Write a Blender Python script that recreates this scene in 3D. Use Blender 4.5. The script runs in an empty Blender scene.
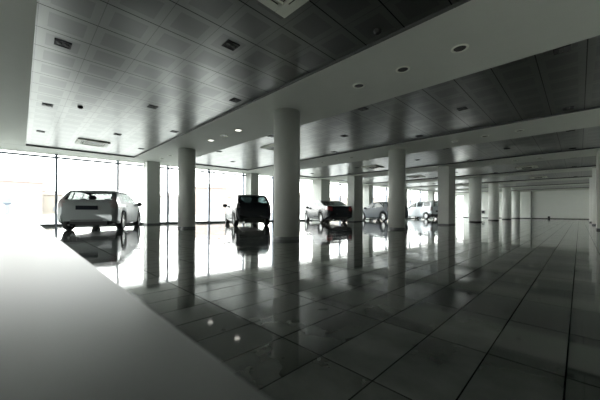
import bpy, bmesh, math, random
from mathutils import Vector, Matrix
C = bpy.context.scene.collection
S = bpy.context.scene
R = math.radians
HC = 0.69           # camera height
SOF = 3.2           # beam soffit
# ------------------------------------------------------------------ camera
cd = bpy.data.cameras.new('camera'); cam = bpy.data.objects.new('camera', cd); C.objects.link(cam)
cd.sensor_width = 36; cd.lens = 279.36/600*36; cd.shift_y = 11.75/600
cd.clip_start = 0.01; cd.clip_end = 1500
cam.matrix_world = Matrix.Translation((0, 0, HC)) @ Matrix.Rotation(0.7855, 4, 'Z') @ Matrix.Rotation(math.pi/2, 4, 'X') @ Matrix.Rotation(0.004, 4, 'Z')
cd.dof.use_dof = True; cd.dof.focus_distance = 10; cd.dof.aperture_fstop = 4.0
S.camera = cam
# ------------------------------------------------------------------ world
w = bpy.data.worlds.new('sky'); S.world = w; w.use_nodes = True
nt = w.node_tree; bg = nt.nodes['Background']
tc = nt.nodes.new('ShaderNodeTexCoord'); sx = nt.nodes.new('ShaderNodeSeparateXYZ')
rp = nt.nodes.new('ShaderNodeValToRGB')
nt.links.new(tc.outputs['Generated'], sx.inputs[0]); nt.links.new(sx.outputs['Z'], rp.inputs[0]); nt.links.new(rp.outputs[0], bg.inputs[0])
rp.color_ramp.elements[0].position = 0.0; rp.color_ramp.elements[0].color = (1, 1, .96, 1)
rp.color_ramp.elements[1].position = 0.5; rp.color_ramp.elements[1].color = (.92, .97, .95, 1)
bg.inputs[1].default_value = 7.0
# ------------------------------------------------------------------ exposure
S.view_settings.view_transform = 'Standard'; S.view_settings.look = 'None'
S.view_settings.gamma = 1; S.view_settings.use_curve_mapping = False
S.view_settings.exposure = 0.65
S.cycles.diffuse_bounces = 8; S.cycles.max_bounces = 14; S.cycles.sample_clamp_indirect = 12
# ------------------------------------------------------------------ materials
M = {}
def mat(name, col, rough=.5, metal=0., coat=0., spec=.5, noise=0., nscale=4.):
    m = bpy.data.materials.new(name); m.use_nodes = True
    n = m.node_tree; b = n.nodes['Principled BSDF']
    b.inputs['Base Color'].default_value = (*col, 1); b.inputs['Roughness'].default_value = rough
    b.inputs['Metallic'].default_value = metal; b.inputs['Coat Weight'].default_value = coat
    b.inputs['Coat Roughness'].default_value = .04
    b.inputs['Specular IOR Level'].default_value = spec
    if noise:
        t = n.nodes.new('ShaderNodeTexCoord'); z = n.nodes.new('ShaderNodeTexNoise'); z.inputs['Scale'].default_value = nscale
        z.inputs['Detail'].default_value = 4
        x = n.nodes.new('ShaderNodeMixRGB'); x.inputs[1].default_value = (*[c*(1-noise) for c in col], 1); x.inputs[2].default_value = (*[min(1, c*(1+noise)) for c in col], 1)
        n.links.new(t.outputs['Object'], z.inputs[0]); n.links.new(z.outputs[0], x.inputs[0]); n.links.new(x.outputs[0], b.inputs['Base Color'])
    M[name] = m
    return m
mat('plaster', (.64, .66, .60), .75, noise=.03)
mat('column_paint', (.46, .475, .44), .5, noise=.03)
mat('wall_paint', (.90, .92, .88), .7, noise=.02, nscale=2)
mat('skirting', (.05, .055, .055), .4)
mat('frame_metal', (.19, .22, .27), .4, metal=.3)
mat('rim_shadow', (.10, .105, .10), .5)  # shade along the coffer edges, put into the colour
mat('riser', (.24, .25, .24), .6)
mat('dark_frame', (.05, .055, .055), .4)
mat('counter', (.15, .158, .155), .30, noise=.02)
mat('counter_side', (.5, .5, .49), .5)
mat('white_plastic', (.80, .82, .72), .45)
mat('dark_slot', (.03, .03, .03), .6)
mat('chrome', (.7, .7, .7), .2, metal=1)
mat('lamp_glass', (.12, .12, .115), .2)
mat('tyre', (.015, .015, .015), .7)
mat('alloy', (.62, .63, .64), .35, metal=.6)
mat('silver_paint', (.22, .24, .24), .42, metal=.25, coat=.2)
mat('black_paint', (.006, .009, .013), .25, coat=.0, spec=.3)
mat('grey_paint', (.035, .048, .060), .5, coat=.0, spec=.35)
mat('pale_paint', (.62, .66, .70), .32, metal=.2, coat=.6)
mat('trim_plastic', (.02, .021, .022), .5)
mat('tail_red', (.16, .012, .015), .15, coat=1.)
mat('tail_smoke', (.26, .22, .22), .15, coat=1.)
mat('head_lens', (.5, .52, .55), .1, coat=1.)
mat('plate', (.008, .01, .014), .8, spec=.1)
mat('plate_text', (.25, .27, .3), .5)
mat('seat_cloth', (.035, .036, .04), .9)
mat('asphalt', (.24, .24, .235), .9, noise=.05, nscale=.1)
mat('cream_wall', (.27, .245, .215), .9); mat('pink_wall', (.27, .22, .20), .9); mat('white_wall', (.30, .295, .285), .9)
mat('roof_tile', (.25, .20, .18), .9); mat('far_window', (.16, .165, .18), .6); mat('tower_blue', (.14, .17, .21), .6)
mat('wall_box', (.03, .03, .035), .5)

class NB:
    def __init__(s, n): s.n = n
    def m(s, op, a, b=None, c=None):
        x = s.n.nodes.new('ShaderNodeMath'); x.operation = op
        for i, v in enumerate((a, b, c)):
            if v is None: continue
            if isinstance(v, (int, float)): x.inputs[i].default_value = v
            else: s.n.links.new(v, x.inputs[i])
        return x.outputs[0]
def glass(name, tint, gl):
    m = bpy.data.materials.new(name); m.use_nodes = True; n = m.node_tree; n.nodes.clear()
    o = n.nodes.new('ShaderNodeOutputMaterial'); mx = n.nodes.new('ShaderNodeMixShader')
    t = n.nodes.new('ShaderNodeBsdfTransparent'); g = n.nodes.new('ShaderNodeBsdfGlossy'); g.inputs['Roughness'].default_value = .02
    t.inputs[0].default_value = (*tint, 1); lw = n.nodes.new('ShaderNodeLayerWeight'); lw.inputs[0].default_value = .5; q = NB(n); fr = q.m('ADD', q.m('MULTIPLY', q.m('POWER', lw.outputs['Facing'], 5.0), .6), gl*.2)
    n.links.new(fr, mx.inputs[0]); n.links.new(t.outputs[0], mx.inputs[1]); n.links.new(g.outputs[0], mx.inputs[2])
    n.links.new(mx.outputs[0], o.inputs[0]); M[name] = m
glass('window_glass', (.97, .98, .98), .15)
glass('car_glass', (.34, .36, .355), .25)
glass('dark_car_glass', (.16, .20, .20), .25)
def emis(name, col, s):
    m = bpy.data.materials.new(name); m.use_nodes = True; b = m.node_tree.nodes['Principled BSDF']
    b.inputs['Emission Color'].default_value = (*col, 1); b.inputs['Emission Strength'].default_value = s; M[name] = m
emis('lamp_on', (1, .97, .88), 2.5)

def nodes_of(name):
    m = bpy.data.materials.new(name); m.use_nodes = True; M[name] = m
    return m.node_tree, m.node_tree.nodes['Principled BSDF']
def grid_coords(nb, ax, off, size):
    """returns (fraction 0..1, cell index) of coordinate ax"""
    u = nb.m('DIVIDE', nb.m('SUBTRACT', ax, off), size)
    return nb.m('FRACT', nb.m('ADD', u, 1000.0)), nb.m('FLOOR', nb.m('ADD', u, 1000.0))
# floor tiles
TX, TY, TW, TL = -.039, 1.0187, .2786, .599
n, b = nodes_of('floor_tiles'); nb = NB(n)
t = n.nodes.new('ShaderNodeTexCoord'); s = n.nodes.new('ShaderNodeSeparateXYZ'); n.links.new(t.outputs['Object'], s.inputs[0])
fx, ix = grid_coords(nb, s.outputs[0], TX, TW); fy, iy = grid_coords(nb, s.outputs[1], TY, TL)
def edge(f, size, wd): # distance to nearest joint in metres < wd
    return nb.m('LESS_THAN', nb.m('MULTIPLY', nb.m('MINIMUM', f, nb.m('SUBTRACT', 1.0, f)), size), wd)
j = nb.m('MAXIMUM', edge(fx, TW, .0032), edge(fy, TL, .0032))
cv = n.nodes.new('ShaderNodeCombineXYZ'); n.links.new(ix, cv.inputs[0]); n.links.new(iy, cv.inputs[1])
wn = n.nodes.new('ShaderNodeTexWhiteNoise'); wn.noise_dimensions = '3D'; n.links.new(cv.outputs[0], wn.inputs[0])
nz = n.nodes.new('ShaderNodeTexNoise'); nz.inputs['Scale'].default_value = 2.6; nz.inputs['Detail'].default_value = 5; nz.inputs['Roughness'].default_value = .55
off = n.nodes.new('ShaderNodeVectorMath'); off.operation = 'MULTIPLY_ADD'; n.links.new(cv.outputs[0], off.inputs[0]); off.inputs[1].default_value = (3.7, 5.3, 0); n.links.new(t.outputs['Object'], off.inputs[2])
n.links.new(off.outputs[0], nz.inputs[0])
val = nb.m('ADD', nb.m('MULTIPLY', wn.outputs[0], .42), nb.m('MULTIPLY', nz.outputs[0], .85))
cr = n.nodes.new('ShaderNodeValToRGB'); n.links.new(val, cr.inputs[0])
cr.color_ramp.elements[0].position = .35; cr.color_ramp.elements[0].color = (.010, .016, .014, 1); b.inputs['IOR'].default_value = 1.62
cr.color_ramp.elements[1].position = 1.0; cr.color_ramp.elements[1].color = (.15, .163, .15, 1)
mx = n.nodes.new('ShaderNodeMixRGB'); n.links.new(j, mx.inputs[0]); n.links.new(cr.outputs[0], mx.inputs[1]); mx.inputs[2].default_value = (.003, .004, .004, 1)
n.links.new(mx.outputs[0], b.inputs['Base Color'])
rr = nb.m('ADD', nb.m('MULTIPLY', nz.outputs[0], .10), nb.m('MULTIPLY', wn.outputs[0], .03))
n.links.new(nb.m('ADD', rr, nb.m('MULTIPLY', j, .5)), b.inputs['Roughness'])
n.links.new(nb.m('MULTIPLY', nb.m('SUBTRACT', 1.0, j), 1.0), b.inputs['Specular IOR Level'])
# slightly uneven laying of the tiles: every tile leans its own way
wc = n.nodes.new('ShaderNodeSeparateColor'); n.links.new(wn.outputs['Color'], wc.inputs[0])
def lean(n, nb, wc, a, z):
    c = n.nodes.new('ShaderNodeCombineXYZ'); c.inputs[2].default_value = z
    for q in range(2): n.links.new(nb.m('MULTIPLY', nb.m('SUBTRACT', wc.outputs[q], .5), a), c.inputs[q])
    v = n.nodes.new('ShaderNodeVectorMath'); v.operation = 'NORMALIZE'; n.links.new(c.outputs[0], v.inputs[0]); return v.outputs[0]
n.links.new(lean(n, nb, wc, .006, 1.0), b.inputs['Normal'])
# ceiling panels
n, b = nodes_of('ceiling_panels'); nb = NB(n)
t = n.nodes.new('ShaderNodeTexCoord'); s = n.nodes.new('ShaderNodeSeparateXYZ'); n.links.new(t.outputs['Object'], s.inputs[0])
PS = .6
fx, ix = grid_coords(nb, s.outputs[0], -4.72, PS); fy, iy = grid_coords(nb, s.outputs[1], .15, PS)
j = nb.m('MAXIMUM', edge(fx, PS, .0075), nb.m('MULTIPLY', edge(fy, PS, .0035), .5))
inx = nb.m('LESS_THAN', nb.m('ABSOLUTE', nb.m('SUBTRACT', fx, .5)), .33); iny = nb.m('LESS_THAN', nb.m('ABSOLUTE', nb.m('SUBTRACT', fy, .5)), .33)
inner = nb.m('MULTIPLY', inx, iny)
cv = n.nodes.new('ShaderNodeCombineXYZ'); n.links.new(ix, cv.inputs[0]); n.links.new(iy, cv.inputs[1])
wn = n.nodes.new('ShaderNodeTexWhiteNoise'); n.links.new(cv.outputs[0], wn.inputs[0])
m1 = n.nodes.new('ShaderNodeMixRGB'); n.links.new(inner, m1.inputs[0]); m1.inputs[1].default_value = (.32, .325, .31, 1); m1.inputs[2].default_value = (.26, .265, .255, 1)
m2 = n.nodes.new('ShaderNodeMixRGB'); n.links.new(j, m2.inputs[0]); n.links.new(m1.outputs[0], m2.inputs[1]); m2.inputs[2].default_value = (.03, .03, .03, 1)
n.links.new(m2.outputs[0], b.inputs['Base Color'])
b.inputs['Metallic'].default_value = 1.0; b.inputs['Roughness'].default_value = .3
wc = n.nodes.new('ShaderNodeSeparateColor'); n.links.new(wn.outputs['Color'], wc.inputs[0])
n.links.new(lean(n, nb, wc, .02, -1.0), b.inputs['Normal'])

# ------------------------------------------------------------------ mesh helpers
def obj(name, bm, m, parent=None, smooth=False):
    me = bpy.data.meshes.new(name); bmesh.ops.recalc_face_normals(bm, faces=bm.faces[:]); bm.to_mesh(me); bm.free()
    ms = m if isinstance(m, (list, tuple)) else [m]
    for x in ms: me.materials.append(M[x])
    if smooth:
        for p in me.polygons: p.use_smooth = True
    o = bpy.data.objects.new(name, me); C.objects.link(o)
    if parent: o.parent = parent
    return o
def box(bm, x0, x1, y0, y1, z0, z1, bev=0., mi=0, mtx=None):
    r = bmesh.ops.create_cube(bm, size=1)['verts']
    for v in r:
        v.co = Vector((x0+(v.co.x+.5)*(x1-x0), y0+(v.co.y+.5)*(y1-y0), z0+(v.co.z+.5)*(z1-z0)))
    fs = set(f for v in r for f in v.link_faces)
    if bev:
        es = list(set(e for f in fs for e in f.edges))
        q = bmesh.ops.bevel(bm, geom=es, offset=bev, segments=2, affect='EDGES'); fs = set(q['faces']) | set(f for f in fs if f.is_valid)
    for f in fs: f.material_index = mi
    if mtx:
        vs = set(v for f in fs for v in f.verts)
        for v in vs: v.co = mtx @ v.co
def prism(bm, pts, z0, z1):
    lo = [bm.verts.new((x, y, z0)) for x, y in pts]; hi = [bm.verts.new((x, y, z1)) for x, y in pts]
    bm.faces.new(lo); bm.faces.new(hi[::-1]); k = len(pts)
    for i in range(k): bm.faces.new((lo[i], lo[(i+1) % k], hi[(i+1) % k], hi[i]))
def lathe(bm, prof, seg=32, mtx=None, close=False):
    rings = []
    for r, z in prof:
        ring = [Vector((r*math.cos(2*math.pi*i/seg), r*math.sin(2*math.pi*i/seg), z)) for i in range(seg)]
        rings.append([bm.verts.new(mtx @ v if mtx else v) for v in ring])
    k = len(rings)
    for a in range(k if close else k-1):
        A, B = rings[a], rings[(a+1) % k]
        for i in range(seg): bm.faces.new((A[i], A[(i+1) % seg], B[(i+1) % seg], B[i]))
    if not close:
        bm.faces.new(rings[0]); bm.faces.new(rings[-1][::-1])
def ball(bm, c, r, sub=2):
    vs = bmesh.ops.create_icosphere(bm, subdivisions=sub, radius=1)['verts']
    for v in vs: v.co = Vector((c[0]+v.co.x*r[0], c[1]+v.co.y*r[1], c[2]+v.co.z*r[2]))
B = bmesh.new
def struct(name, bm, m, parent=None):
    o = obj(name, bm, m, parent); 
    if not parent: o['kind'] = 'structure'
    return o
def thing(name, label, cat, loc=(0, 0, 0), rz=0, group=None):
    o = bpy.data.objects.new(name, None); o.empty_display_size = .1; C.objects.link(o)
    o.location = loc; o.rotation_euler = (0, 0, rz); o['label'] = label; o['category'] = cat
    if group: o['group'] = group
    return o
def tag(o, label, cat, group=None):
    o['label'] = label; o['category'] = cat
    if group: o['group'] = group
    return o
def dup(root, loc, label, rz=0):
    r = root.copy(); C.objects.link(r); r.location = loc; r.rotation_euler = (0, 0, rz); r['label'] = label
    for ch in list(root.children):
        c = ch.copy(); C.objects.link(c); c.parent = r
        for g in list(ch.children):
            d = g.copy(); C.objects.link(d); d.parent = c
    return r
ORD = ['first', 'second', 'third', 'fourth', 'fifth', 'sixth', 'seventh', 'eighth', 'ninth', 'tenth']

# ------------------------------------------------------------------ structure
YB, YF, XR = -8.0, 42.6, .80
Y0, DY = 4.77, 6.034
def XW(y): return -(16.6 - .1*y)          # window line
def XC(y): return -(15.15 - .08*y)        # end of the ceiling coffers
bm = B(); prism(bm, [(XW(YB)-.1, YB), (XR+.2, YB), (XR+.2, YF+.2), (XW(YF)-.1, YF+.2)], -.3, 0); struct('floor', bm, 'floor_tiles')
CO = 3.25
bm = B(); prism(bm, [(XW(YB)-.3, YB-.2), (XR+.2, YB-.2), (XR+.2, YF+.2), (XW(YF)-.3, YF+.2)], CO, CO+.3); struct('ceiling', bm, 'ceiling_panels')
# soffit strip along the windows
bm = B(); prism(bm, [(XW(YB)-.25, YB), (XC(YB), YB), (XC(YF), YF), (XW(YF)-.25, YF)], SOF, CO); struct('trim_1', bm, 'plaster')
# dark trim painted as the step's shadow along the strip
bm = B(); prism(bm, [(XC(YB), YB), (XC(YB)+.03, YB), (XC(YF)+.03, YF), (XC(YF), YF)], SOF+.0, CO); struct('trim_2', bm, 'rim_shadow')
for k in range(-1, 7):
    yc = Y0+DY*k; a, c = yc-1.0, min(yc+1.0, YF)
    if k == 6: c = YF
    if k == -1: c = .13
    bm = B(); prism(bm, [(XC(a)+.0, a), (XR, a), (XR, c), (XC(c)+.0, c)], SOF, CO); struct('trim_%d' % (k+4), bm, 'plaster')
    # dark strip painted as the shadow gap where the panelled field meets the beam
    bm = B(); box(bm, XC(a)+.03, XR, a-.015, a-.001, SOF+.004, CO); struct('trim_%d' % (k+14), bm, 'rim_shadow')
# walls
bm = B(); box(bm, XR, XR+.2, YB, YF+.2, 0, CO); struct('wall_right', bm, 'wall_paint')
bm = B(); box(bm, XW(YB)-.3, XR+.2, YB-.2, YB, 3.03, CO); box(bm, -8, XR+.2, YB-.2, YB, 0, 3.03); struct('wall_back', bm, 'wall_paint')
# far wall with a glazed opening next to the window wall
fx0, fx1 = -12.08, -11.1
bm = B(); box(bm, fx1, XR, YF, YF+.2, 0, CO); box(bm, XW(YF)-.3, fx0, YF, YF+.2, 0, CO); box(bm, fx0, fx1, YF, YF+.2, 3.03, CO)
struct('wall_far', bm, 'wall_paint')
bm = B(); box(bm, fx0, fx1, YF+.08, YF+.1, .08, 2.98); o = struct('door_1', bm, 'window_glass')
bm = B(); box(bm, fx0, fx0+.07, YF+.0, YF+.15, 0, 3.03); box(bm, fx1-.07, fx1, YF+.0, YF+.15, 0, 3.03); box(bm, fx0, fx1, YF+.02, YF+.15, 2.96, 3.03); box(bm, fx0, fx1, YF+.02, YF+.15, 0, .09)
struct('door_frame', bm, 'dark_frame', o)
bm = B(); box(bm, fx1, XR-.02, YF-.07, YF, 0, .07); struct('baseboard_far', bm, 'skirting')
bm = B(); box(bm, XR-.02, XR, 0, YF-.02, 0, .09); struct('baseboard_right', bm, 'skirting')
# a dark service riser and shallow pilasters on the far wall
bm = B(); box(bm, -4.07, -3.95, YF-.12, YF, 0, SOF); struct('trim_21', bm, 'riser')
bm = B(); box(bm, .0, .28, YF-.05, YF, 0, SOF); struct('trim_22', bm, 'wall_paint')
# window wall
ang = math.atan2(YF-YB, XW(YF)-XW(YB)) - math.pi/2
MS, M0 = 2.3, 1.12
k0 = int(math.floor((YB-M0)/MS)); nwin = 0
for k in range(k0, 40):
    ya, yb = max(YB, M0+MS*k), min(YF, M0+MS*(k+1))
    if yb <= ya: continue
    nwin += 1
    A = Vector((XW(ya), ya, 0)); L = (Vector((XW(yb), yb, 0))-A).length
    root = Matrix.Translation(A) @ Matrix.Rotation(ang, 4, 'Z')
    bm = B(); box(bm, -.006, .006, .03, L-.03, .1, SOF-.02); o = struct('window_%d' % nwin, bm, 'window_glass')
    o.matrix_world = root
    bm = B(); box(bm, -.09, .07, -.045, .045, 0, SOF); box(bm, -.05, .04, .045, L-.045, 3.02, 3.10)
    struct('window_frame', bm, 'frame_metal', o)
    bm = B(); box(bm, -.1, .08, .03, L-.03, 0, .10); struct('window_sill', bm, 'dark_frame', o)
xb = XW(YB)+.1
while xb < -8.1:  # unseen glazing added behind the camera to bring light onto near surfaces
    nwin += 1; xe = min(xb+2.3, -8)
    bm = B(); box(bm, xb+.03, xe-.03, YB-.1, YB-.09, .1, 3.02); o = struct('window_%d' % nwin, bm, 'window_glass')
    bm = B(); box(bm, xb-.03, xb+.03, YB-.14, YB-.03, 0, 3.03); struct('window_frame', bm, 'frame_metal', o)
    bm = B(); box(bm, xb+.03, xe-.03, YB-.14, YB-.03, 0, .1); struct('window_sill', bm, 'dark_frame', o)
    xb = xe
# ------------------------------------------------------------------ outdoors
bm = B(); box(bm, -400, 300, -400, 500, -.8, -.35); struct('ground', bm, 'asphalt')
rnd = random.Random(4)
def building(x, y, wd, dp, h, wall, roof, label, rz):
    t = thing('apartment_building', label, 'building', (x, y, -.35), rz, 'pale buildings across the street')
    bm = B(); box(bm, -wd/2, wd/2, -dp/2, dp/2, 0, h); obj('wall', bm, wall, t)
    bm = B(); z = h; o = .4
    vs = [bm.verts.new(p) for p in ((-wd/2-o, -dp/2-o, z), (wd/2+o, -dp/2-o, z), (wd/2+o, dp/2+o, z), (-wd/2-o, dp/2+o, z), (-wd/2+dp/2, 0, z+1.6), (wd/2-dp/2, 0, z+1.6))]
    for f in ((0, 1, 2, 3), (0, 1, 5, 4), (2, 3, 4, 5), (1, 2, 5), (3, 0, 4)): bm.faces.new([vs[i] for i in f])
    obj('roof', bm, roof, t)
    nf = int(h//2.9); nx = int(wd//3.4)
    for fl in range(nf):
        for i in range(nx):
            if rnd.random() < .2: continue
            xx = -wd/2+(i+.5)*wd/nx; zz = fl*2.9+.9
            bm = B(); box(bm, xx-.6, xx+.6, -dp/2-.06, -dp/2+.02, zz, zz+1.4); obj('window', bm, 'far_window', t)
# placed by view ray through the window wall
def ray(px, Z):
    xc = (px-300)/279.36*Z; return ((xc-Z)*.7071, (xc+Z)*.7071)
for px, Z, wd, h, wl, rf, lab in [
        (-12, 100, 20, 7.2, 'white_wall', 'roof_tile', 'long white building outside, farthest left beyond the windows'),
        (20, 80, 9, 9.0, 'pink_wall', 'roof_tile', 'small pinkish building outside, right of the water tower'),
        (48, 92, 7, 6.2, 'cream_wall', 'roof_tile', 'low cream building outside, left of the silver hatchback'),
        (168, 110, 12, 6.6, 'white_wall', 'roof_tile', 'white building outside, glimpsed between the leftmost pillar and round column'),
        (204, 92, 14, 8.5, 'pink_wall', 'roof_tile', 'pinkish building outside, left of the black compact car'),
        (228, 120, 20, 7.0, 'cream_wall', 'roof_tile', 'cream building outside, behind the black compact car'),
        (306, 125, 18, 8.0, 'white_wall', 'roof_tile', 'white building outside, left of the dark sedan'),
        (346, 118, 14, 6.5, 'cream_wall', 'roof_tile', 'cream building outside, behind the dark sedan'),
        (380, 135, 16, 7.5, 'cream_wall', 'roof_tile', 'cream building outside, behind the grey hatchback'),
        (418, 140, 18, 6.5, 'white_wall', 'roof_tile', 'white building outside, behind the pale van')]:
    x, y = ray(px, Z); building(x, y, wd, 9, h, wl, rf, lab, math.atan2(y, x)+math.pi/2+math.pi)
x, y = ray(7, 70)
t = thing('water_tower', 'pale blue tower with a square head on a thin stem, seen outside at far left', 'tower', (x, y, -.35), R(45))
bm = B(); lathe(bm, [(.45, 0), (.3, 2.5)], 12); obj('stem', bm, 'tower_blue', t)
bm = B(); lathe(bm, [(.4, 2.5), (1.0, 3.0), (1.0, 4.3), (.8, 4.6)], 12); obj('tank', bm, 'tower_blue', t)

# ------------------------------------------------------------------ columns
def round_column(x, y, label, r=.33, m='column_paint'):
    bm = B(); lathe(bm, [(r, 0), (r, SOF)], 48)
    o = obj('round_column', bm, m); 
    for p in o.data.polygons: p.use_smooth = len(p.vertices) == 4
    o.location = (x, y, 0); tag(o, label, 'column')
    bm = B(); lathe(bm, [(r+.008, 0), (r+.008, .07), (r+.002, .075)], 48); obj('skirting', bm, 'skirting', o)
def square_pillar(x0, x1, y0, y1, label, row=None):
    cx, cy = (x0+x1)/2, (y0+y1)/2; hx, hy = (x1-x0)/2, (y1-y0)/2
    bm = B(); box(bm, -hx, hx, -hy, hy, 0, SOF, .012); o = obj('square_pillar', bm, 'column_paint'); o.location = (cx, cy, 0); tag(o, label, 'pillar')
    bm = B(); box(bm, -hx-.008, hx+.008, -hy-.008, hy+.008, 0, .07); obj('skirting', bm, 'skirting', o)
X1, X0, X2 = -5.25, -11.28, .80
names = {0: 'largest round column, standing closest to the camera', 1: 'round column between the grey hatchback and the pale van, second nearest of its row',
         3: 'round column directly right of the broad square pillar', 4: 'round column fourth nearest in the row running to the far wall', 5: 'round column second from the far end of the row', 6: 'round column at the far end of the row, closest to the far wall'}
for k, lab in names.items(): round_column(X1, Y0+DY*k, 'pale '+lab, .38 if k > 2 else .33, 'wall_paint' if k > 2 else 'column_paint')  # far columns take the lighter wall colour to imitate stronger light there
round_column(X0, Y0, 'pale round column between the silver hatchback and the black compact, closer in than the leftmost pillar')
round_column(X0, Y0+DY, 'pale round column hidden behind the largest column, beside the dark sedan')
round_column(X0, Y0+DY*3, 'pale round column hidden behind the second nearest column, behind the grey hatchback')
round_column(X2+.03, Y0+DY*3, 'pale half-round column against the right wall, next beyond the square pillar', .33, 'wall_paint')  # right-side columns lightened the same way, brightness put into the colour
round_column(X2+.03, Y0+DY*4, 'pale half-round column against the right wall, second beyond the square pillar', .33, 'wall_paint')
y2 = Y0+DY*2
square_pillar(X1-.28, X1+.28, y2-.55, y2+.55, 'broad pale square pillar right of the pale van')
square_pillar(X0-.3, X0+.28, y2-.55, y2+.55, 'pale square pillar between the dark sedan and the grey hatchback')
square_pillar(.50, 1.0, y2-.55, y2+.55, 'pale square pillar built against the right wall at the picture edge')
for y, xf, hx, hy, lab in [(Y0, -15.25, .62, .31, 'leftmost pale square pillar by the windows, right of the silver hatchback'),
                       (Y0+DY, -14.97, .68, .31, 'pale square pillar by the windows behind the black compact car'),
                       (y2, -14.0, .95, .55, 'wide pale square pillar by the windows behind the dark sedan'),
                       (Y0+DY*3, -13.62, .68, .31, 'pale square pillar by the windows behind the grey hatchback'),
                       (Y0+DY*4, -13.0, .62, .31, 'pale square pillar by the windows hidden behind the second nearest round column'),
                       (Y0+DY*5, -12.3, .62, .31, 'pale square pillar by the windows behind the rear of the pale van')]:
    square_pillar(xf-hx, xf, y-hy, y+hy, lab)

# ------------------------------------------------------------------ counter in the foreground
d = .10; zt = HC-d
t = thing('reception_counter', 'long low pale counter filling the foreground on the left, seen out of focus', 'counter', (-1.7, -.35, 0))
e = .098+.35; xe0 = -3.62+1.7; xe1 = .3+1.7
bm = B(); box(bm, xe0, xe1, -.42, e, zt-.04, zt, .004); obj('countertop', bm, 'counter', t)
bm = B(); box(bm, xe0+.03, xe1-.03, e-.07, e-.04, .08, zt-.04); obj('front_panel', bm, 'counter_side', t)
bm = B(); box(bm, xe0+.03, xe1-.03, -.40, -.37, .08, zt-.04); obj('back_panel', bm, 'counter_side', t)
for a in (xe0+.03, xe1-.06):
    bm = B(); box(bm, a, a+.03, -.37, e-.07, .08, zt-.04); obj('side_panel', bm, 'counter_side', t)
bm = B(); box(bm, xe0+.06, xe1-.09, -.34, e-.1, 0, .08); obj('plinth', bm, 'skirting', t)

# ------------------------------------------------------------------ ceiling fixtures
def cassette():
    t = thing('air_conditioner', '', 'air conditioner', (0, 0, CO), 0, 'square cassette air conditioners in the ceiling')
    s_ = .475
    bm = B()
    for a, b_, c_, d_ in ((-s_, s_, .30, s_), (-s_, s_, -s_, -.30), (-s_, -.30, -.30, .30), (.30, s_, -.30, .30)): box(bm, a, b_, c_, d_, -.045, 0, .006)
    obj('frame', bm, 'white_plastic', t)
    bm = B()
    box(bm, -.30, .30, -.30, .30, -.012, 0)
    obj('recess', bm, 'dark_slot', t)
    bm = B(); box(bm, -.27, .27, -.27, .27, -.04, -.012, .008)
    g = obj('grille', bm, 'white_plastic', t)
    bm = B()
    for i in range(12): box(bm, -.22, .22, -.225+i*.04, -.21+i*.04, -.043, -.038)
    obj('slot', bm, 'dark_slot', g)
    for q in range(4):
        bm = B(); box(bm, -.25, .25, .35, .42, -.052, -.044, .003, mtx=Matrix.Rotation(q*math.pi/2, 4, 'Z')); f = obj('air_flap', bm, 'white_plastic', t)
        bm = B(); box(bm, -.25, .25, .335, .348, -.047, -.044, mtx=Matrix.Rotation(q*math.pi/2, 4, 'Z')); obj('slot', bm, 'dark_slot', f)
    return t
ac = None
for x, y, lab in [(-2.25, 1.95, 'large pale square ceiling air conditioner cut by the top edge of the picture'),
                  (-12.9, 1.9, 'square ceiling air conditioner near the windows above the silver hatchback'),
                  (-8.5, 7.2, 'square ceiling air conditioner just left of the largest round column'),
                  (-8.3, 14.1, 'square ceiling air conditioner above the grey hatchback'),
                  (-8.3, 20.1, 'square ceiling air conditioner above the pale van'),
                  (-2.1, 20.1, 'square ceiling air conditioner in the fourth ceiling bay, right half of the picture'),
                  (-2.1, 26.3, 'square ceiling air conditioner in the fifth ceiling bay, farthest of those on the right')]:
    if ac is None: ac = cassette(); ac.location = (x, y, CO); ac['label'] = lab
    else: dup(ac, (x, y, CO), lab)
# square recessed spotlights
def spot():
    t = thing('square_spotlight', '', 'ceiling light', (0, 0, CO), 0, 'small square recessed spotlights')
    bm = B()
    for a, b_, c_, d_ in ((-.10, .10, .078, .10), (-.10, .10, -.10, -.078), (-.10, -.078, -.078, .078), (.078, .10, -.078, .078)): box(bm, a, b_, c_, d_, -.012, 0)
    obj('frame', bm, 'dark_slot', t)
    bm = B(); box(bm, -.078, .078, -.078, .078, -.004, 0); obj('housing', bm, 'dark_slot', t)
    for yy in (-.045, .045):
        bm = B(); lathe(bm, [(.028, -.02), (.036, -.008), (.03, -.004)], 16, Matrix.Translation((0, yy, 0))); obj('lamp', bm, 'lamp_glass', t)
    return t
sp = None
bays = ['nearest', 'second', 'third', 'fourth', 'fifth']
for bay in range(5):
    if bay == 0: rows = [(.45, (-5.6, -9.1, -12.3)), (2.28, (-3.8, -7.4, -10.9)), (3.48, (-5.6, -9.2, -12.7))]
    else:
        q = DY*(bay-1)
        rows = [(6.0+q, (-.2, -3.8, -7.4, -10.9)), (7.7+q, (-2.05, -5.6, -9.1, -12.6) if bay < 3 else (-5.6, -9.1, -12.6)), (9.45+q, (-.2, -3.8, -7.4, -10.9))]
    for ri, (y, xs) in enumerate(rows):
        for xi, x in enumerate(xs):
            if x < XC(y)+.3: continue
            lab = 'small square spotlight, %s from right, %s row of %s ceiling bay' % (ORD[xi], ['near', 'middle', 'far'][ri], bays[bay])
            if sp is None: sp = spot(); sp.location = (x, y, CO); sp['label'] = lab
            else: dup(sp, (x, y, CO), lab)
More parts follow.
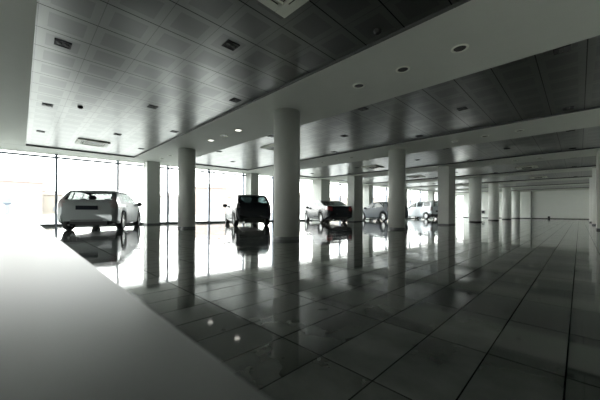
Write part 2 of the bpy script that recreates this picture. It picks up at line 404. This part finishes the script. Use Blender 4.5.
# round downlights on the beams
def downlight(on):
    t = thing('round_downlight', '', 'ceiling light', (0, 0, SOF), 0, 'round downlights in the ceiling beams')
    bm = B(); lathe(bm, [(.12, -.0005), (.12, -.010), (.095, -.016), (.085, -.003), (.085, -.0005)], 28, close=True); obj('ring', bm, 'white_plastic', t, True)
    bm = B(); lathe(bm, [(.085, -.004), (.085, -.001)], 28); obj('lens', bm, 'lamp_on' if on else 'lamp_glass', t)
    return t
dl = {}
for k in range(0, 5):
    for i, x in enumerate((-1.3, -2.2, -3.1, -7.45, -8.3, -9.2, -13.0, -14.0)):
        y = Y0+DY*k-.03
        if x < XC(y)+.3: continue
        on = k == 0 and x in (-7.45, -9.2)
        lab = '%s round downlight, %s from the right on the %s ceiling beam' % ('glowing' if on else 'unlit', ORD[i], ['nearest wide', 'second', 'third', 'fourth', 'fifth'][k])
        if on not in dl: dl[on] = downlight(on); dl[on].location = (x, y, SOF); dl[on]['label'] = lab
        else: dup(dl[on], (x, y, SOF), lab)
dup(dl[True], (-8.6, -.45, SOF), 'glowing round downlight at the far left edge of the picture')
for x, y, lab in [(-8.7, 1.03, 'small dark round smoke detector in the nearest ceiling bay, left part of the picture'),
                  (-2.02, 3.55, 'small dark round detector beside the nearest wide ceiling beam')]:
    bm = B(); lathe(bm, [(.055, 0), (.055, -.02), (.03, -.045)], 20); o = obj('smoke_detector', bm, 'dark_slot', None, False); o.location = (x, y, CO); tag(o, lab, 'smoke detector')

# small things on the far wall
bm = B(); box(bm, -.16, .16, -.14, 0, -.2, .2, .01); o = obj('wall_box', bm, 'wall_box'); o.location = (-8.85, YF, .75); tag(o, 'small dark box mounted low on the far wall between two round columns', 'box')
bm = B(); box(bm, -.1, .1, -.12, 0, 0, .28, .01); o = obj('floor_box', bm, 'wall_box'); o.location = (-2.45, YF-.03, 0); tag(o, 'tiny dark box standing on the floor at the foot of the far wall', 'box')

# ------------------------------------------------------------------ cars
def interp(tab, x):
    if x <= tab[0][0]: return tab[0][1]
    for (a, va), (b_, vb) in zip(tab, tab[1:]):
        if x <= b_:
            u = (x-a)/(b_-a); return va+(vb-va)*u
    return tab[-1][1]
def smooth_tab(tab, x, h=.05):
    return sum(interp(tab, x+o*h)*wt for o, wt in ((-1, .25), (0, .5), (1, .25)))
def make_car(name, label, P, loc, th):
    root = thing(name, label, 'car', loc, R(th), 'cars parked by the windows')
    xr, xf = P['top'][0][0], P['top'][-1][0]; wb, wr, hw = P['wb'], P['wr'], P['hw']
    xs = set()
    x = xr
    while x < xf: xs.add(round(x, 4)); x += .045
    for i in range(6): xs.add(round(xr+.008*i*i, 4)); xs.add(round(xf-.008*i*i, 4))
    for x in P['cuts']:
        for e in (-.007, .007): xs.add(round(x+e, 4))
    for a, b_ in [P['rw'], P['ws']]+P['sw']:
        xs.add(round(a, 4)); xs.add(round(b_, 4))
    xs = sorted(xs)
    def zlow(x):
        z = interp(P['low'], x)
        for c in (0, wb):
            q = (wr+.055)**2-(x-c)**2
            if q > 0: z = max(z, wr+math.sqrt(q))
        return z
    grid = []
    for x in xs:
        zt_ = interp(P['top'], x); zb = min(interp(P['belt'], x), zt_-.012); w_ = interp(P['w'], x)*hw
        zl = min(zlow(x), zb-.03); g = max(0, zt_-zb)
        wt_ = w_*.96-P['tumble']*g; crown = min(.06, g*.22)
        zm = max((zl+zb)/2, zl+.01)
        pts = [(w_*.90, zl-.0), (w_*.965, zl+.03*(zb-zl)), (w_*.995, zl+.35*(zb-zl)), (w_, zl+.62*(zb-zl)), (w_*.985, zb-.09*(zb-zl)), (w_*.96, zb),
               (wt_+.02*g, zt_-crown-.08*g), (wt_-.055*min(1, g*4), zt_-crown*.4), (wt_*.55, zt_-crown*.08), (0, zt_)]
        sub = [1, 3, 3, 3, 2, 5, 1, 3, 3]
        row = []
        for i, k in enumerate(sub):
            a, b_ = pts[i], pts[i+1]
            for q in range(k): u = q/k; row.append((a[0]+(b_[0]-a[0])*u, a[1]+(b_[1]-a[1])*u))
        row.append(pts[-1]); grid.append(row)
    bounds = [0]; 
    for k in [1, 3, 3, 3, 2, 5, 1, 3, 3]: bounds.append(bounds[-1]+k)
    iB, iR, iT, iE = bounds[5], bounds[6], bounds[7], bounds[9]
    parts = {}
    def add(key, side, cs, mi=0):
        bm = parts.setdefault(key, (B(), {}))
        vs = []
        for p in cs:
            v = (round(p[0], 5), round(p[1]*side, 5), round(p[2], 5))
            if v not in bm[1]: bm[1][v] = bm[0].verts.new(v)
            vs.append(bm[1][v])
        u = list(dict.fromkeys(vs))
        if len(u) >= 3:
            try: f = bm[0].faces.new(u if side > 0 else u[::-1]); f.material_index = mi
            except ValueError: pass
    cuts = P['cuts']
    for i in range(len(xs)-1):
        xm = (xs[i]+xs[i+1])/2
        for j_ in range(len(grid[0])-1):
            p = [(xs[i], *grid[i][j_]), (xs[i+1], *grid[i+1][j_]), (xs[i+1], *grid[i+1][j_+1]), (xs[i], *grid[i][j_+1])]
            zc = sum(q[2] for q in p)/4; yc = sum(q[1] for q in p)/4
            gh = interp(P['top'], xm)-interp(P['belt'], xm)
            key, mi = 'body', 0
            if iB <= j_ < iR:
                if any(a < xm < b_ for a, b_ in P['sw']) and iB < j_+0 and j_ < iR and gh > .05: key = 'side_window'
            elif j_ >= iT+P.get('rin', 1) and P['rw'][0] < xm < P['rw'][1] : key = 'rear_window'
            elif j_ >= iT and P['ws'][0] < xm < P['ws'][1]: key = 'windshield'
            if key == 'body':
                if P['tl'](xm, yc, zc): key = 'tail_light'
                elif P['hl'](xm, yc, zc): key = 'headlight'
                elif (xm < -.30 and zc < .56): key = 'rear_bumper'
                elif (xm > wb+.35 and zc < .55): key = 'front_bumper'
                elif j_ < iB and cuts[0] < xm < cuts[-1] and xm > .2:
                    key = 'door'
                if key in ('body', 'door') and j_ < iB and any(abs(xm-c) < .0071 for c in cuts): mi = 1; key = 'body'
            for sd in (1, -1):
                k2 = key
                if key in ('side_window', 'tail_light', 'headlight'): k2 = (key, sd)
                if key == 'door':
                    for a, (c0, c1) in enumerate(zip(cuts, cuts[1:])):
                        if c0 < xm < c1: k2 = ('door', sd, a)
                add(k2, sd, p, mi)
    for i in (0, len(xs)-1):
        for sd in (1, -1):
            row = grid[i]
            cs = [(xs[i], 0, row[0][1])]+[(xs[i], y, z) for y, z in row]
            add('rear_bumper' if i == 0 else 'front_bumper', sd, cs if i else cs[::-1])
    body = None
    paint = P['paint']
    for key, (bm, _) in parts.items():
        nm = key if isinstance(key, str) else key[0]
        m = {'body': [paint, 'trim_plastic'], 'door': paint, 'side_window': P['glass'], 'rear_window': P['glass'], 'windshield': P['glass'], 'tail_light': P['tlm'], 'headlight': 'head_lens',
             'rear_bumper': P.get('bumper', paint), 'front_bumper': P.get('bumper', paint)}[nm]
        me = bpy.data.meshes.new(nm); bm.normal_update(); bm.to_mesh(me); bm.free()
        for x in (m if isinstance(m, list) else [m]): me.materials.append(M[x])
        for p in me.polygons: p.use_smooth = True
        o = bpy.data.objects.new(nm, me); C.objects.link(o); o.parent = root
        if nm == 'door':
            c0, c1 = cuts[key[2]], cuts[key[2]+1]
            xx = c0+.08; zz = interp(P['belt'], xx)-.09; yy = interp(P['w'], xx)*hw*.985
            bm = B(); box(bm, xx, xx+.17, min(yy*key[1]*.99, yy*key[1]*1.02), max(yy*key[1]*.99, yy*key[1]*1.02), zz-.015, zz+.02, .004); obj('door_handle', bm, paint, o)
    # underside, wheel wells
    bm = B(); box(bm, xr+.2, xf-.25, -hw*.62, hw*.62, .19, .42, .03); box(bm, wr+.08, wb-wr-.08, -hw*.9, hw*.9, .2, .30, .02); obj('underbody', bm, 'trim_plastic', root)
    # seats
    for yy in (-.37, .37):
        bm = B(); x0 = P['seat']; box(bm, x0, x0+.5, yy-.25, yy+.25, .38, .56, .05); 
        box(bm, -.06, .06, yy-.24, yy+.24, 0, .62, .05, mtx=Matrix.Translation((x0, 0, .5)) @ Matrix.Rotation(R(-14), 4, 'Y'))
        box(bm, -.05, .05, yy-.13, yy+.13, .64, .82, .04, mtx=Matrix.Translation((x0, 0, .5)) @ Matrix.Rotation(R(-14), 4, 'Y'))
        obj('seat', bm, 'seat_cloth', root)
    x0 = P['seat']-.85
    bm = B(); box(bm, x0, x0+.48, -.6, .6, .38, .56, .05); box(bm, -.06, .06, -.6, .6, 0, .52, .05, mtx=Matrix.Translation((x0, 0, .5)) @ Matrix.Rotation(R(-16), 4, 'Y'))
    for yy in (-.38, .38): box(bm, -.04, .04, yy-.12, yy+.12, .53, .66, .03, mtx=Matrix.Translation((x0, 0, .5)) @ Matrix.Rotation(R(-16), 4, 'Y'))
    obj('rear_bench', bm, 'seat_cloth', root)
    xd = P['seat']+.78
    bm = B(); box(bm, xd, xd+.35, -hw*.8, hw*.8, .6, P['dash'], .04); obj('dashboard', bm, 'trim_plastic', root)
    bm = B(); lathe(bm, [(.185, -.012), (.185, .012), (.165, .012), (.165, -.012)], 24, Matrix.Translation((xd-.12, .37, P['dash']-.02)) @ Matrix.Rotation(R(-65), 4, 'Y'), close=True); obj('steering_wheel', bm, 'trim_plastic', root)
    # mirrors
    for sd in (1, -1):
        xm = P['mirror']; ym = interp(P['w'], xm)*hw*.95; zm = interp(P['belt'], xm)+.06
        bm = B(); ball(bm, (xm, sd*(ym+.13), zm), (.07, .12, .10)); box(bm, xm-.02, xm+.03, min(sd*(ym-.03), sd*(ym+.08)), max(sd*(ym-.03), sd*(ym+.08)), zm-.06, zm-.02); obj('side_mirror', bm, P.get('mirror_m', 'trim_plastic'), root, True)
    # plate
    if P.get('plate'):
        px_, pz = P['plate']
        bm = B(); box(bm, px_-.02, px_+.03, -.31, .31, pz-.07, pz+.07, .004); pl = obj('number_plate', bm, 'plate', root)
    bm = B(); box(bm, xr-.004, xr+.05, -hw*.5, hw*.5, .36, .39); obj('bumper_strip', bm, 'trim_plastic', root)
    # exhaust
    bm = B(); lathe(bm, [(.03, 0), (.03, .3)], 12, Matrix.Translation((xr+.0, hw*.55, .22)) @ Matrix.Rotation(R(90), 4, 'Y')); obj('exhaust_pipe', bm, 'chrome', root)
    # wheels
    tw = .2
    bt = B(); lathe(bt, [(wr-.105, -tw/2), (wr-.02, -tw/2+.0), (wr, -tw/2+.03), (wr, tw/2-.03), (wr-.02, tw/2), (wr-.105, tw/2), (wr-.11, 0)], 40, close=True)
    br = B(); rr_ = wr-.1
    lathe(br, [(rr_+.005, .09), (rr_-.015, .095), (rr_-.03, .05), (rr_-.035, -.08), (rr_+.0, -.09)], 40, close=True)
    lathe(br, [(.055, .04), (.055, .085), (.03, .09)], 20)
    for q in range(P.get('spokes', 5)):
        a = 2*math.pi*q/P.get('spokes', 5)
        box(br, .03, rr_-.015, -.026, .026, .055, .08, .006, mtx=Matrix.Rotation(a, 4, 'Z'))
    bd = B(); lathe(bd, [(rr_-.03, -.0), (rr_-.03, .02)], 24)
    wt0 = None
    for cx in (0, wb):
        for sd in (1, -1):
            if wt0 is None:
                ty = obj('wheel', bt, 'tyre', root, True); ri = obj('rim', br, 'alloy', ty); bk = obj('brake_disc', bd, P.get('disc', 'trim_plastic'), ty); wt0 = ty; o = ty
            else:
                o = wt0.copy(); C.objects.link(o); o.parent = root
                for g in (ri, bk): g2 = g.copy(); C.objects.link(g2); g2.parent = o
            o.location = (cx, sd*(hw-.115), wr); o.rotation_euler = (R(-90) if sd > 0 else R(90), 0, 0)
    return root
WT = lambda a, b_: [(a, .80), (a+.05, .90), (a+.15, .96), (a+.4, .99), (a+.9, 1), (b_-1.2, 1), (b_-.6, .96), (b_-.25, .88), (b_-.08, .76), (b_, .62)]
# five door hatchback, silver
SW = 155
hatch = dict(wb=2.64, wr=.33, hw=.92, tumble=.30,
    top=[(-.84, .60), (-.825, .72), (-.80, .92), (-.74, 1.02), (-.50, 1.26), (-.30, 1.41), (-.1, 1.455), (.3, 1.485), (.8, 1.497), (1.3, 1.48), (1.7, 1.43), (2.05, 1.24), (2.5, 1.02), (2.62, .97), (3.0, .92), (3.3, .82), (3.42, .70), (3.47, .55)],
    belt=[(-.84, .60), (-.7, .99), (0, .985), (1.0, .95), (2.4, .93), (2.7, .90), (3.4, .66)], low=[(-.84, .34), (-.5, .24), (0, .22), (3, .2), (3.47, .24)],
    w=WT(-.84, 3.47), cuts=[.30, 1.12, 2.12], rw=(-.68, -.38), ws=(1.74, 2.50), sw=[(.0, .24), (.32, 1.08), (1.15, 2.3)],
    tl=lambda x, y, z: x < -.45 and y > .66 and .80 < z < 1.16, hl=lambda x, y, z: x > 3.0 and y > .48 and .62 < z < .82, tlm='tail_smoke',
    paint='silver_paint', glass='car_glass', seat=1.0, dash=.95, mirror=2.12, plate=(-.845, .80), mirror_m='silver_paint', disc='alloy')
make_car('hatchback', 'silver five-door hatchback with dark number plate, parked in front of the windows at far left', hatch, (-12.55, 1.95, 0), SW-1)
mini = dict(hatch, wb=2.49, wr=.30, hw=.86, tumble=.26,
    top=[(-.66, .55), (-.65, .72), (-.63, .98), (-.58, 1.08), (-.42, 1.32), (-.30, 1.43), (-.1, 1.49), (.5, 1.515), (1.0, 1.51), (1.5, 1.46), (1.9, 1.30), (2.5, 1.00), (2.6, .97), (2.95, .90), (3.15, .78), (3.3, .62)],
    belt=[(-.66, .55), (-.55, 1.0), (0, .98), (2.4, .93), (2.6, .9), (3.3, .6)], low=[(-.66, .34), (-.4, .25), (0, .22), (3.3, .24)], w=WT(-.66, 3.3),
    cuts=[.28, 1.05, 2.0], rw=(-.57, -.33), ws=(1.55, 2.48), sw=[(.0, .22), (.30, 1.02), (1.08, 2.3)],
    tl=lambda x, y, z: x < -.25 and y > .66 and .86 < z < 1.36, hl=lambda x, y, z: x > 2.85 and y > .45 and .58 < z < .8, tlm='tail_smoke',
    paint='black_paint', glass='dark_car_glass', seat=.95, dash=.98, mirror=2.0, plate=(-.67, .62), mirror_m='black_paint')
make_car('compact_car', 'black upright compact car seen from behind, between two columns near the windows', mini, (-11.1, 7.8, 0), SW+3)
sedan = dict(hatch, wb=2.64, wr=.315, hw=.90, tumble=.30,
    top=[(-1.08, .60), (-1.07, .80), (-1.04, 1.00), (-1.0, 1.05), (-.55, 1.09), (-.40, 1.12), (.05, 1.33), (.35, 1.42), (.9, 1.45), (1.3, 1.44), (1.6, 1.39), (2.4, 1.00), (2.52, .96), (3.0, .90), (3.3, .78), (3.42, .56)],
    belt=[(-1.08, .6), (-.98, .98), (0, .97), (2.4, .92), (2.6, .9), (3.42, .6)], low=[(-1.08, .36), (-.5, .25), (0, .22), (3.42, .24)], w=WT(-1.08, 3.42),
    cuts=[.30, 1.10, 2.08], rw=(-.40, .28), ws=(1.64, 2.42), sw=[(.05, .30), (.34, 1.06), (1.13, 2.2)],
    tl=lambda x, y, z: x < -.72 and y > .55 and .78 < z < 1.02, hl=lambda x, y, z: x > 2.95 and y > .48 and .6 < z < .8, tlm='tail_red',
    paint='black_paint', glass='dark_car_glass', seat=1.0, dash=.95, mirror=2.08, plate=(-1.085, .86), mirror_m='black_paint')
make_car('sedan', 'glossy dark sedan with red tail lights, parked right of the largest round column', sedan, (-11.15, 14.15, 0), SW-1)
grey = dict(hatch, paint='grey_paint', tlm='tail_smoke', mirror_m='grey_paint', plate=(-.845, .80))
make_car('hatchback', 'grey hatchback facing left, its rear end hidden behind a round column', grey, (-10.15, 20.2, 0), SW+3)
van = dict(hatch, wb=2.9, wr=.32, hw=.90, tumble=.14,
    top=[(-.72, .5), (-.715, 1.0), (-.70, 1.2), (-.66, 1.70), (-.62, 1.78), (-.5, 1.82), (1.0, 1.84), (1.6, 1.80), (1.95, 1.68), (2.75, 1.18), (2.9, 1.10), (3.3, 1.02), (3.5, .88), (3.58, .62)],
    belt=[(-.72, .5), (-.68, 1.16), (1.0, 1.14), (2.7, 1.06), (2.9, 1.0), (3.58, .66)], low=[(-.72, .34), (-.4, .27), (0, .24), (3.58, .26)], w=WT(-.72, 3.58),
    cuts=[.42, 1.30, 2.25], rw=(-.695, -.655), ws=(1.98, 2.75), sw=[(-.45, .36), (.45, 1.22), (1.36, 2.6)],
    tl=lambda x, y, z: x < -.5 and y > .70 and .85 < z < 1.25, hl=lambda x, y, z: x > 3.1 and y > .48 and .66 < z < .95, tlm='tail_smoke',
    paint='pale_paint', glass='car_glass', bumper='trim_plastic', seat=1.15, dash=1.08, mirror=2.3, plate=(-.73, .8))
make_car('passenger_van', 'pale silver high-roofed van facing left between two columns', van, (-10.6, 29.7, 0), SW+1)
